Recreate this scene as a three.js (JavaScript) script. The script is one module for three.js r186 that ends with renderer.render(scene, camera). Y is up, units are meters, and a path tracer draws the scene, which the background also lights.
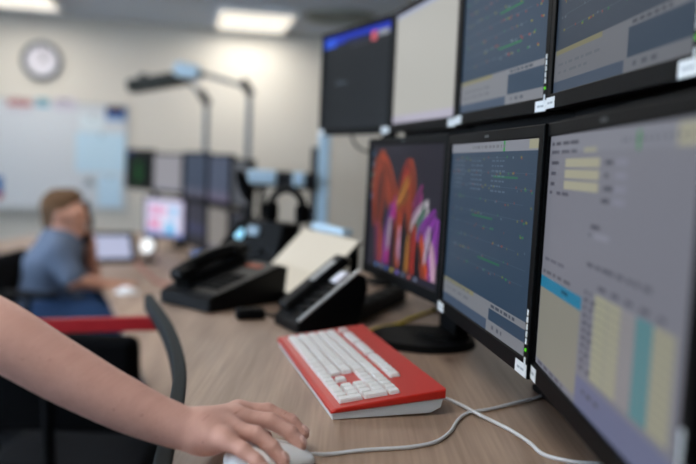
import * as THREE from 'three';
import { RectAreaLightUniformsLib } from 'three/addons/lights/RectAreaLightUniformsLib.js';
import { RoundedBoxGeometry } from 'three/addons/geometries/RoundedBoxGeometry.js';
import { mergeGeometries, mergeVertices } from 'three/addons/utils/BufferGeometryUtils.js';
import { ImprovedNoise } from 'three/addons/math/ImprovedNoise.js';

// ---------------------------------------------------------------- camera, sky, exposure
const scene = new THREE.Scene();
const EYE = 1.39, FPX = 780, PITCH = THREE.MathUtils.degToRad(4.935), ROLL = THREE.MathUtils.degToRad(2.43);
const camera = new THREE.PerspectiveCamera(2 * Math.atan(232 / FPX) * 180 / Math.PI, 1.5, 0.05, 60);
camera.position.set(0, EYE, 0);
camera.rotation.set(-PITCH, 0, ROLL, 'YXZ');
camera.focus = 1.06;
camera.userData.fStop = 1.9;
scene.add(camera);
const renderer = new THREE.WebGLRenderer({ antialias: true });
renderer.toneMapping = THREE.LinearToneMapping;
renderer.toneMappingExposure = 1.1;
renderer.shadowMap.enabled = true;
scene.background = new THREE.Color(6.6, 8.0, 9.8);          // overcast blue daylight outside the window
const PANEL_LIGHT = 8;                                        // ceiling panels
RectAreaLightUniformsLib.init();

// ---------------------------------------------------------------- helpers
let seed = 12345;
const rnd = () => (seed = (seed * 1664525 + 1013904223) >>> 0) / 4294967296;
const noise = new ImprovedNoise();
const V = (x, y, d) => new THREE.Vector3(x, EYE + y, -d);       // x right, y from eye height, d forward
camera.updateMatrixWorld();
function ray(u, v) { return new THREE.Vector3((u - 348) / FPX, (232 - v) / FPX, -1).applyQuaternion(camera.quaternion); }
const pxD = (u, v, d) => { const r = ray(u, v); return r.multiplyScalar(-d / r.z).add(camera.position); };      // at depth d
const pxY = (u, v, y) => { const r = ray(u, v); return r.multiplyScalar((y - EYE) / r.y).add(camera.position); }; // on a level plane
const taken = new Map();
function numbered(n) { const k = taken.get(n) || 0; taken.set(n, k + 1); return k ? n + '_' + String(k).padStart(3, '0') : n; }
function tag(o, label, category, group) { o.userData.label = label; o.userData.category = category; if (group) o.userData.group = group; return o; }
function thing(name, label, category, pos = [0, 0, 0], turn = 0, group) {
  const o = new THREE.Group(); o.name = numbered(name); scene.add(o);
  if (pos.isVector3) o.position.copy(pos); else o.position.set(...pos);
  o.rotation.y = turn; return tag(o, label, category, group);
}
function part(name, g, m, parent, label) {
  const o = new THREE.Mesh(Array.isArray(g) ? join(g) : g, m); o.name = name; o.castShadow = o.receiveShadow = true;
  if (label) o.userData.label = label;
  parent.add(o); return o;
}
function struct(name, g, m, parent) { const o = part(parent ? name : numbered(name), g, m, parent || scene); if (!parent) o.userData.kind = 'structure'; return o; }
function join(list) {
  const keep = list.map(g => { let h = g.index ? g.toNonIndexed() : g.clone(); for (const k of Object.keys(h.attributes)) if (!['position', 'normal', 'uv'].includes(k)) h.deleteAttribute(k); return h; });
  return mergeGeometries(keep);
}
const at = (g, x, y, z, rx = 0, ry = 0, rz = 0) => { g.applyMatrix4(new THREE.Matrix4().makeRotationFromEuler(new THREE.Euler(rx, ry, rz))); g.translate(x, y, z); return g; };
const box = (w, h, d, x = 0, y = 0, z = 0) => new THREE.BoxGeometry(w, h, d).translate(x, y, z);
const rbox = (w, h, d, r, x = 0, y = 0, z = 0, s = 3) => new RoundedBoxGeometry(w, h, d, s, r).translate(x, y, z);
const cyl = (r0, r1, h, x = 0, y = 0, z = 0, s = 32) => new THREE.CylinderGeometry(r0, r1, h, s).translate(x, y, z);
const tube = (pts, r, n = 48, s = 10) => new THREE.TubeGeometry(new THREE.CatmullRomCurve3(pts.map(p => p.isVector3 ? p : new THREE.Vector3(...p))), n, r, s);
function bar(a, b, w, h) {                                    // a square bar from a to b
  const dir = b.clone().sub(a), g = new RoundedBoxGeometry(w, h, dir.length(), 2, Math.min(w, h) * .2);
  const m = new THREE.Matrix4().lookAt(b, a, new THREE.Vector3(0, 1, 0)).setPosition(a.clone().add(b).multiplyScalar(.5));
  return g.applyMatrix4(m);
}
function profile(pts, width, bevel = .003) {                  // side outline (z towards the user, y) swept along x
  const s = new THREE.Shape(pts.map(p => new THREE.Vector2(p[0], p[1])));
  const g = new THREE.ExtrudeGeometry(s, { depth: width - 2 * bevel, bevelEnabled: true, bevelSize: bevel, bevelThickness: bevel, bevelSegments: 3, bevelOffset: -bevel });
  g.translate(0, 0, -width / 2 + bevel);
  // shape x -> world z, extrude z -> world -x
  return g.applyMatrix4(new THREE.Matrix4().makeBasis(new THREE.Vector3(0, 0, 1), new THREE.Vector3(0, 1, 0), new THREE.Vector3(-1, 0, 0)));
}
function slab(pts, y0, y1, bevel = 0) {                       // outline in (x, d) made into a level slab
  const s = new THREE.Shape(pts.map(p => new THREE.Vector2(p[0], p[1])));
  const g = new THREE.ExtrudeGeometry(s, { depth: y1 - y0, bevelEnabled: false, curveSegments: 24 });
  g.rotateX(-Math.PI / 2).translate(0, y0, 0); return g;      // shape y -> -z, depth -> +y
}

// ---------------------------------------------------------------- textures and materials
function canvas(w, h, draw, srgb = true) {
  const c = document.createElement('canvas'); c.width = w; c.height = h; draw(c.getContext('2d'), w, h);
  const t = new THREE.CanvasTexture(c); if (srgb) t.colorSpace = THREE.SRGBColorSpace; t.anisotropy = 8; return t;
}
function data(w, h, fn, srgb) {
  const a = new Uint8Array(w * h * 4);
  for (let y = 0; y < h; y++) for (let x = 0; x < w; x++) { const c = fn(x / w, y / h), i = (y * w + x) * 4; a[i] = c[0]; a[i + 1] = c[1]; a[i + 2] = c[2]; a[i + 3] = 255; }
  const t = new THREE.DataTexture(a, w, h); t.magFilter = THREE.LinearFilter; t.minFilter = THREE.LinearMipmapLinearFilter; t.generateMipmaps = true;
  t.wrapS = t.wrapT = THREE.RepeatWrapping; if (srgb) t.colorSpace = THREE.SRGBColorSpace; t.needsUpdate = true; return t;
}
const std = (color, roughness = .6, extra = {}) => new THREE.MeshStandardMaterial({ color, roughness, ...extra });
const woodMap = data(1024, 1024, (u, v) => {                  // one tile is 2 m
  const X = u * 2, Y = v * 2;
  let warp = noise.noise(X * 2.2, Y * .9, 3.1) * .16 + noise.noise(X * 7, Y * 2.2, 8.7) * .03;
  const kx = [[.4, .55], [1.31, 1.2], [.95, 1.75], [1.7, .3], [.72, 1.02], [.2, 1.45]];
  let knot = 0; for (const [a, b] of kx) { const r = Math.hypot((X - a) * 2.2, (Y - b)); warp += .05 * Math.exp(-r * r * 160); knot += Math.exp(-r * r * 3600); }
  const rings = Math.sin((X + warp) * 62) * .5 + .5;
  const fine = noise.noise(X * 170, Y * 5, .4) * .5 + noise.noise(X * 380, Y * 12, 5.4) * .35;
  const broad = noise.noise(X * 5, Y * .8, 1.2);
  const t = .54 + .2 * (rings - .5) + .3 * fine + .22 * broad - .42 * knot;
  const mix = (a, b) => Math.max(0, Math.min(255, a + (b - a) * t));
  return [mix(122, 205), mix(98, 178), mix(80, 156)];
}, true);
const grainMap = data(512, 512, (u, v) => { const n = 128 + 60 * noise.noise(u * 220, v * 8, 1) + 40 * noise.noise(u * 90, v * 90, 4); return [n, n, n]; });
const fineMap = data(256, 256, (u, v) => { const n = 128 + 70 * noise.noise(u * 64, v * 64, 1) + 50 * noise.noise(u * 128, v * 128, 4); return [n, n, n]; });
const rep = (t, x, y = x) => { const c = t.clone(); c.repeat.set(x, y); c.needsUpdate = true; return c; };
const phys = (color, roughness, specularIntensity, extra = {}) => new THREE.MeshPhysicalMaterial({ color, roughness, specularIntensity, ...extra });
const M = {
  wood: std(0xffffff, .48, { map: rep(woodMap, .5), bumpMap: rep(grainMap, 1), bumpScale: .0003 }),
  rubber: phys(0x1f2729, .75, .4),
  wall: std(0xd3cec4, .9, { bumpMap: rep(fineMap, 3), bumpScale: .0006 }),
  ceiling: std(0xc8d2de, .95),
  carpet: phys(0x080b0f, .97, .2, { bumpMap: rep(fineMap, 6), bumpScale: .003 }),
  black: phys(0x05070a, .45, .25, { bumpMap: rep(fineMap, 20), bumpScale: .0001 }),
  matt: phys(0x06080b, .65, .25),
  screenEdge: phys(0x030507, .5, .14),
  darkCloth: phys(0x06080c, .95, .3),
  darkMetal: std(0x171d24, .45, { metalness: .4 }),
  steelBlue: std(0x4d5f6e, .4, { metalness: .3 }),
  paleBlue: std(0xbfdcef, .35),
  silver: std(0xb4b7b8, .35, { metalness: .25 }),
  white: std(0xeef0f2, .45),
  key: std(0xe9eae8, .5),
  red: std(0xc4200f, .42),
  redBar: std(0xb00f1c, .45),
  chrome: std(0xc8ccd0, .2, { metalness: 1 }),
  paper: std(0xe9e5da, .8),
  sticker: std(0xd5dcdf, .6),
  sheet: std(0xc6d9e6, .75),
  greenLed: std(0x226600, .4, { emissive: 0x66ff22, emissiveIntensity: .5 }),
  yellow: std(0xd8bd00, .5),
  cable: std(0xdcdfe2, .45),
  jeans: std(0x16365c, .9),
};

// ---------------------------------------------------------------- room
const CEIL = EYE + 1.27;
// back wall: from (-3.2, 7.3) to (-.4, 7.9)
const wdir = new THREE.Vector3(2.8, 0, -.6).normalize(), wnor = new THREE.Vector3();
wnor.crossVectors(wdir, new THREE.Vector3(0, 1, 0));            // towards the room
const w0 = new THREE.Vector3(-3.2, 0, -7.3);
function pxWall(u, v, off = 0) { const r = ray(u, v), p0 = w0.clone().addScaledVector(wnor, off); const t = p0.sub(camera.position).dot(wnor) / r.dot(wnor); return r.multiplyScalar(t).add(camera.position); }
const wallTurn = Math.atan2(-wdir.z, wdir.x);
{
  const pts = [[-5, -3.2], [4.2, -3.2], [4.2, 9.2], [-5, 9.2]];
  struct('floor', slab(pts, -.1, 0), M.carpet);
  struct('ceiling', slab(pts, CEIL, CEIL + .1), M.ceiling);
  const a = w0.clone().addScaledVector(wdir, -1.9), b = w0.clone().addScaledVector(wdir, 7.6);
  const len = a.distanceTo(b), mid = a.clone().add(b).multiplyScalar(.5).addScaledVector(wnor, -.06);
  struct('wall_back', at(box(len, CEIL, .12, 0, CEIL / 2, 0), mid.x, 0, mid.z, 0, wallTurn), M.wall);
  struct('wall_right', box(.12, CEIL, 12.4, 4.14, CEIL / 2, -3), M.wall);
  struct('wall_front', box(9.2, CEIL, .12, -.4, CEIL / 2, 3.14), M.wall);
  // left wall with a wide window opening
  const z0 = -4.6, z1 = 2.6, y0 = .95, y1 = 2.3, x = -4.94;
  struct('wall_left', [box(.12, CEIL, 3.2 - z1, x, CEIL / 2, (3.2 + z1) / 2), box(.12, CEIL, 9.2 + z0, x, CEIL / 2, (-9.2 + z0) / 2),
    box(.12, y0, z1 - z0, x, y0 / 2, (z0 + z1) / 2), box(.12, CEIL - y1, z1 - z0, x, (CEIL + y1) / 2, (z0 + z1) / 2)], M.wall);
  const win = new THREE.Group(); win.name = 'window_1'; win.userData.kind = 'structure'; win.position.set(x, y0, (z0 + z1) / 2); scene.add(win);
  const L = z1 - z0, Hh = y1 - y0;
  part('window_frame', [box(.07, .05, L, 0, .025, 0), box(.07, .05, L, 0, Hh - .025, 0), ...[-1, -.34, .34, 1].map(k => box(.07, Hh, .05, 0, Hh / 2, k * (L / 2 - .025)))], M.white, win);
  const glass = new THREE.MeshPhysicalMaterial({ color: 0xffffff, transmission: 1, roughness: 0, thickness: 0, ior: 1.45 });
  for (const k of [-.66, 0, .66]) part('pane', box(.006, Hh - .1, L * .31, 0, Hh / 2, k * (L / 2 - .025)), glass, win);
  struct('baseboard_back', at(box(len, .08, .015, 0, .04, 0), mid.x + wnor.x * .0675, 0, mid.z + wnor.z * .0675, 0, wallTurn), M.matt);
}

// ---------------------------------------------------------------- ceiling panels
const diffuserMat = std(0xffffff, .8, { emissive: new THREE.Color(1, .9, .74), emissiveIntensity: .88 });
function ceilingLight(x, d, label, group, turn = wallTurn) {
  const t = thing('ceiling_light', label, 'ceiling light', [x, CEIL, -d], turn, group);
  part('frame', [box(.66, .05, .02, 0, -.025, .49), box(.66, .05, .02, 0, -.025, -.49), box(.02, .05, .96, .32, -.025, 0), box(.02, .05, .96, -.32, -.025, 0)], M.white, t);
  part('diffuser', rbox(.62, .03, .96, .008, 0, -.022, 0), diffuserMat, t);
  const l = new THREE.RectAreaLight(new THREE.Color(1, .96, .9), PANEL_LIGHT, .62, .96);
  l.position.set(0, -.056, 0); l.rotation.x = -Math.PI / 2; l.castShadow = true; t.add(l);
}
ceilingLight(-.92, 7.1, 'cream glowing ceiling light panel next to the round ceiling vent', null);
ceilingLight(-2.8, 6.42, 'cream glowing ceiling light panel above the wall clock', null);
for (const [x, d] of [[-2.9, 3.4], [-.7, 3.4], [-2.8, .3], [-.7, .2], [1.6, 6.8]])
  ceilingLight(x, d, 'cream ceiling light panel over the middle of the room', 'ceiling panels over the room');
{
  const c = pxY(341, 16, CEIL), t = thing('ceiling_vent', 'round louvred air vent in the grey ceiling', 'vent', [c.x, CEIL, c.z]);
  const vm = std(0x8b8f86, .7);
  part('rim', new THREE.TorusGeometry(.29, .018, 10, 48).rotateX(Math.PI / 2).translate(0, -.008, 0), vm, t);
  part('backing', cyl(.29, .29, .006, 0, -.003, 0, 48), std(0x4c504a, .8), t);
  for (const r of [.24, .19, .14, .09]) part('ring', new THREE.TorusGeometry(r, .012, 8, 40).rotateX(Math.PI / 2).translate(0, -.012, 0), vm, t);
  part('hub', cyl(.05, .035, .02, 0, -.012, 0), vm, t);
}

// ---------------------------------------------------------------- things on the back wall
function onWall(name, label, category, u0, v0, u1, v1, off, group) { // a group at the centre of a pixel rectangle on the wall, with its size
  const a = pxWall(u0, v0, off), b = pxWall(u1, v1, off), c = a.clone().add(b).multiplyScalar(.5);
  const w = Math.abs(b.clone().sub(a).dot(wdir)), h = Math.abs(a.y - b.y);
  const t = thing(name, label, category, [c.x, c.y - h / 2, c.z], wallTurn, group); return [t, w, h];
}
{
  const [t] = onWall('wall_clock', 'round wall clock with grey rim and pale dial', 'clock', 22, 42, 62, 82, .0);
  const R = .182, cy = R;
  const rim = new THREE.LatheGeometry([[.150, .0], [R, 0], [R, .035], [R - .012, .045], [R - .035, .04], [R - .042, .02], [.14, .02]].map(p => new THREE.Vector2(...p)), 48).rotateX(Math.PI / 2).translate(0, cy, 0);
  part('rim', rim, std(0x50595f, .4), t);
  part('dial', cyl(.143, .143, .008, 0, 0, 0, 48).rotateX(Math.PI / 2).translate(0, cy, .016), std(0xd5d2da, .7), t);
  for (let k = 0; k < 12; k++) { const a = k * Math.PI / 6; part('hour_mark', at(box(.008, .022, .003), Math.sin(a) * .122, cy + Math.cos(a) * .122, .0215, 0, 0, -a), M.matt, t); }
  part('hour_hand', at(box(.01, .075, .003, 0, .03, 0), 0, cy, .024, 0, 0, -.75), M.matt, t);
  part('minute_hand', at(box(.007, .11, .003, 0, .045, 0), 0, cy, .027, 0, 0, -.12), M.matt, t);
  part('pin', cyl(.009, .009, .014, 0, 0, 0, 16).rotateX(Math.PI / 2).translate(0, cy, .027), M.matt, t);
}
{
  const [t, w, h] = onWall('whiteboard', 'large whiteboard covered in pinned sheets below the wall clock', 'whiteboard', -60, 95, 127, 211, 0);
  part('surface', box(w - .03, h - .03, .014, 0, h / 2, .009), std(0xced3d8, .4), t);
  part('frame', [box(w, .02, .024, 0, .01, .012), box(w, .02, .024, 0, h - .01, .012), box(.02, h - .04, .024, w / 2 - .01, h / 2, .012), box(.02, h - .04, .024, -w / 2 + .01, h / 2, .012)], M.silver, t);
  part('pen_tray', box(w * .5, .015, .06, 0, .0, .045), M.silver, t);
  const SH = (label, u0, v0, u1, v1, color, extra) => {
    const [s, sw, sh] = onWall('pinned_sheet', label, 'sheet', u0, v0, u1, v1, .018);
    part('paper', box(sw, sh, .003, 0, sh / 2, .0015), std(color, .8), s);
    part('magnet', cyl(.012, .012, .006, 0, 0, 0, 12).rotateX(Math.PI / 2).translate(0, sh - .025, .006), M.matt, s);
    for (const [c, x, y, ww, hh] of extra || []) part('print', box(sw * ww, sh * hh, .001, sw * (x - .5 + ww / 2), sh * (1 - y - hh / 2), .0035), std(c, .8), s);
  };
  SH('large pale blue sheet on the whiteboard', 76, 132, 125, 173, 0xc0dcec);
  SH('small pale blue sheet hanging below the large pale blue one', 98, 175, 121, 207, 0xbfdcee);
  SH('white sheet above the large pale blue sheet on the whiteboard', 80, 115, 103, 131, 0xd5e2e8);
  SH('deep blue picture with a dark red middle at the whiteboard corner', 106, 104, 126, 121, 0x2b5c9c, [[0x3c1830, .1, .15, .8, .4], [0x6d94c4, 0, .75, 1, .25]]);
  SH('white sheet with a red heading on the whiteboard', 6, 97, 33, 113, 0xc7c6ce, [[0xb25a54, .05, .03, .9, .5]]);
  SH('small cyan card beside the sheet with a red heading', 36, 98, 49, 107, 0x4fa3bf);
  SH('pale lilac sheet along the top edge of the whiteboard', 54, 98, 76, 110, 0xc9c2d2, [[0xa99ab8, .08, .12, .6, .3]]);
  SH('greyish sheet with faint print low on the whiteboard', 82, 176, 97, 190, 0xc8d0d6, [[0x8e9aa6, .15, .3, .7, .4]]);
  SH('blue and red leaflet at the lower whiteboard', -8, 176, 3, 199, 0x2d6db0, [[0xa33040, 0, .7, 1, .3]]);
}

// ---------------------------------------------------------------- desks
const DESK = 1.03, FARDESK = .72;
{
  const t = thing('desk', 'raised wooden desk with dark rubber rim under keyboard and mouse', 'desk', [.3, 0, -1.2]);
  const edge = [[-.06, .3], [-.13, .55], [-.195, .86], [-.235, 1.12], [-.275, 1.32], [-.36, 1.61], [-.5, 1.985]];
  const curve = new THREE.CatmullRomCurve3(edge.map(p => new THREE.Vector3(p[0], 0, p[1])));
  const cp = curve.getPoints(60).map(p => [p.x, p.z]);
  const outline = [...cp, [-.485, 2.1], [-.46, 2.64], [1.15, 2.64], [1.15, .3]].reverse();
  const loc = g => g.translate(-.3, 0, 1.2);
  part('desktop', loc(slab(outline, DESK - .032, DESK)), M.wood, t);
  const rp = curve.getPoints(60);
  const prof = new THREE.Shape(); prof.moveTo(-.011, -.03); prof.lineTo(.011, -.03); prof.lineTo(.011, .002); prof.quadraticCurveTo(.011, .007, .004, .007); prof.lineTo(-.004, .007); prof.quadraticCurveTo(-.011, .007, -.011, .002);
  const rc = new THREE.CatmullRomCurve3(rp.map(p => new THREE.Vector3(p.x - .006, DESK, -p.z)));
  // sweep by hand so the rim stays upright
  const prPts = prof.getPoints(6), N = 80, pos = [], idx = [];
  for (let i = 0; i <= N; i++) { const c = rc.getPointAt(i / N), tg = rc.getTangentAt(i / N), sd = new THREE.Vector3(-tg.z, 0, tg.x).normalize(); for (const q of prPts) pos.push(c.x + sd.x * q.x, c.y + q.y, c.z + sd.z * q.x); }
  const K = prPts.length; for (let i = 0; i < N; i++) for (let j = 0; j < K; j++) { const a = i * K + j, b = i * K + (j + 1) % K; idx.push(a, b, a + K, b, b + K, a + K); }
  for (const e of [0, N]) for (let j = 1; j < K - 1; j++) idx.push(e * K, e * K + j, e * K + j + 1);
  const rg = new THREE.BufferGeometry(); rg.setAttribute('position', new THREE.Float32BufferAttribute(pos, 3)); rg.setAttribute('uv', new THREE.Float32BufferAttribute(new Float32Array(pos.length / 3 * 2), 2)); rg.setIndex(idx); rg.computeVertexNormals();
  part('edge_trim', loc(rg), M.rubber, t, 'dark grey rubber rim');
  for (const [x, d] of [[.35, .55], [.45, 2.2]]) {
    part('leg', loc([box(.09, DESK - .09, .09, x, (DESK - .032) / 2 - .0, -d)][0]), M.darkMetal, t);
    part('foot', loc(rbox(.7, .04, .09, .01, x, .02, -d)), M.darkMetal, t);
  }
  part('cross_beam', loc(box(.06, .06, 1.6, .4, DESK - .075, -1.38)), M.darkMetal, t);
}
{
  const p = (u, v) => { const q = pxY(u, v, FARDESK); return [q.x, -q.z]; };
  const o = [p(168, 420), p(150, 388), p(131, 345), p(117, 315), p(108, 294), p(92, 276), p(60, 262), [-2.55, 5.35], [-2.5, 6.75], [-1.2, 6.75], [-.35, 5.2], [-.45, 4.0], [-.62, 3.2], [-.44, 2.2]];
  const t = thing('desk', 'lower wooden desk that the seated colleague leans on', 'desk', [-.9, 0, -4]);
  part('desktop', slab(o, FARDESK - .03, FARDESK).translate(.9, 0, 4), M.wood, t);
  for (const [x, d] of [[-.72, 3.0], [-2.2, 6.2], [-.7, 5.2]]) { part('leg', box(.08, FARDESK - .03, .08, x + .9, (FARDESK - .03) / 2, -d + 4), M.darkMetal, t); part('foot', rbox(.09, .03, .6, .01, x + .9, .015, -d + 4), M.darkMetal, t); }
  part('modesty_panel', bar(new THREE.Vector3(-.72 + .9, .42, -3.0 + 4), new THREE.Vector3(-.7 + .9, .42, -5.2 + 4), .02, .45), M.matt, t);
}

// ---------------------------------------------------------------- monitors
const screens = {};
const SW = 768, SHh = 456;
const bars = (c, x, y, n, w, h, col, gap = 2) => { c.fillStyle = col; let X = x; for (let i = 0; i < n; i++) { const l = w * (.4 + rnd() * .9); c.fillRect(X, y, l, h); X += l + gap + rnd() * gap; } };
function trackPlan(c, w, h, bg, strong) {
  c.fillStyle = bg; c.fillRect(0, 0, w, h);
  c.globalAlpha = strong;
  for (let r = 0; r < 9; r++) {
    const y = 40 + r * 34;
    c.fillStyle = 'rgba(120,140,150,.5)'; c.fillRect(30 + rnd() * 60, y, w * (.5 + rnd() * .4), 1.5);
    for (let k = 0; k < 16; k++) {
      const x = 30 + rnd() * (w - 70), q = rnd();
      c.fillStyle = q < .38 ? '#b34038' : q < .58 ? '#a89a2a' : q < .76 ? '#2f9a48' : 'rgba(170,180,185,.6)';
      c.fillRect(x, y - 4 + rnd() * 8, 5 + rnd() * 9, 5);
    }
    if (r % 3 === 1) { c.fillStyle = '#1f8f45'; c.fillRect(w * (.3 + rnd() * .3), y + 9, w * .25, 5); }
  }
  c.globalAlpha = 1;
}
function makeScreen(name, draw, k) { screens[name] = new THREE.MeshPhysicalMaterial({ color: 0x030405, roughness: .35, specularIntensity: .14, emissive: 0xffffff, emissiveIntensity: k * .9, emissiveMap: canvas(SW, SHh, draw) }); }
makeScreen('dark', (c, w, h) => {
  c.fillStyle = '#1c2024'; c.fillRect(0, 0, w, h);
  c.fillStyle = '#1733b4'; c.fillRect(0, 0, w, 44); c.fillStyle = '#2c57d6'; c.fillRect(0, 10, 150, 44);
  c.fillStyle = '#1b2348'; c.fillRect(260, 30, 330, 22);
  c.fillStyle = '#c75a66'; c.fillRect(560, 26, 60, 44); c.fillStyle = '#8f949e'; c.fillRect(634, 28, 110, 26);
  bars(c, 330, 64, 6, 30, 8, '#4c4854', 8); bars(c, 160, 232, 5, 22, 9, '#565f6c', 4); bars(c, 176, 218, 3, 22, 6, '#424a55', 4);
  c.fillStyle = '#1d2126'; c.fillRect(0, h - 26, w, 26);
}, 1);
makeScreen('blank', (c, w, h) => {
  c.fillStyle = '#b0b0ab'; c.fillRect(0, 0, w, h); c.fillStyle = '#b0adbd'; c.fillRect(0, h - 34, w, 34); c.fillStyle = '#9fa6bd'; c.fillRect(0, 0, w, 20);
  bars(c, 20, h - 22, 5, 26, 10, '#9c99a8', 10);
}, 1);
function console2(c, w, h, strong, tilt, P = .78) {
  trackPlan(c, w, h, tilt ? '#3c4a5c' : '#35495f', strong);
  c.fillStyle = tilt ? '#7b7f88' : '#83878f'; c.fillRect(0, h * P, w, h * (1 - P));
  c.fillStyle = '#8d8a6c'; c.fillRect(8, h * P, w * .42, 11);
  c.fillStyle = '#35495f'; c.fillRect(w * .62, h * (P + .035), w * .36, h * (.9 - P) );
  c.fillStyle = '#4a5a70'; c.fillRect(0, h * .94, w * .6, h * .06);
  bars(c, w * .64, h * (P + .01), 6, 24, 7, '#4a5260', 6); bars(c, w * .66, h * .955, 3, 20, 9, '#5a606c', 14);
  bars(c, 30, h * .85, 7, 34, 6, '#6c727c', 10); bars(c, 30, h * .89, 5, 40, 6, '#6c727c', 12);
}
makeScreen('plan', (c, w, h) => console2(c, w, h, .75, false), .85);
makeScreen('plan_grey', (c, w, h) => console2(c, w, h, .7, true), .62);
makeScreen('plan_blue', (c, w, h) => {
  console2(c, w, h, .5, false, .84);
  c.fillStyle = '#8d919c'; c.fillRect(0, 0, w, 26); c.fillStyle = '#24a347'; c.fillRect(w * .66, 2, 12, 24); bars(c, w * .3, 10, 10, 22, 7, '#71767f', 8); c.fillStyle = '#a8a68e'; c.fillRect(w * .9, 2, w * .09, 20);
  for (let r = 0; r < 7; r++) for (let k = 0; k < 3; k++) bars(c, 40 + k * 190, 46 + r * 12, 4, 22, 4, 'rgba(140,155,170,.45)', 6);
}, .75);
makeScreen('form', (c, w, h) => {
  const r = (col, x, y, a, b) => { c.fillStyle = col; c.fillRect(x * w, y * h, a * w, b * h); }, T = (x, y, n, l, col = '#50525f') => bars(c, x * w, y * h, n, l * w, .014 * h, col, .012 * w);
  r('#868894', 0, 0, 1, 1); r('#8d909c', 0, 0, 1, .075); r('#b4b29c', .88, .015, .1, .06);
  T(.6, .04, 12, .014, '#666978'); r('#1f9c40', .69, .02, .012, .06); T(.02, .03, 4, .06); T(.02, .065, 3, .07, '#5d5f6c'); r('#a5a596', .33, .06, .1, .02);
  for (let k = 0; k < 3; k++) { const y = .1 + k * .044; r('#b3b19b', .17, y, .29, .034); T(.03, y + .01, 1, .08); T(.5, y + .01, 1, .05); r('#9193a4', .57, y + .006, .07, .02); }
  T(.03, .235, 1, .02); T(.1, .235, 2, .05, '#5a5c6a'); T(.49, .24, 1, .06); r('#9193a4', .57, .236, .07, .02);
  T(.43, .335, 1, .05); T(.42, .365, 1, .02); r('#9496a5', .46, .36, .1, .022);
  T(.03, .52, 3, .05, '#6a6c7a'); T(.02, .575, 5, .05, '#62646f'); T(.42, .47, 7, .06, '#5b5d6b');
  r('#95948a', .005, .64, .39, .33); r('#2f86ab', 0, .605, .4, .05); T(.22, .62, 1, .06, '#1c5674');
  const cols = ['#adad97', '#adac98', '#9b999e', '#5d949d', '#aaa995'], xs = [.5, .59, .675, .757, .845, .945];
  for (let k = 0; k < 5; k++) { T(xs[k] + .015, .535, 1, .05, '#5b5d6b'); for (let q = 0; q < 11; q++) { const y = .567 + q * .0272; r(cols[k], xs[k], y, xs[k + 1] - xs[k] - .003, .024); r('#83857f', xs[k], y + .0235, xs[k + 1] - xs[k] - .003, .003); } }
  for (let q = 0; q < 11; q++) T(.42, .57 + q * .0272, 2, .025, '#565868');
  r('#747a99', .4, .885, .6, .115); T(.45, .92, 3, .03, '#565868'); T(.03, .975, 5, .04, '#5b5d6b');
}, .7);
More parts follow.
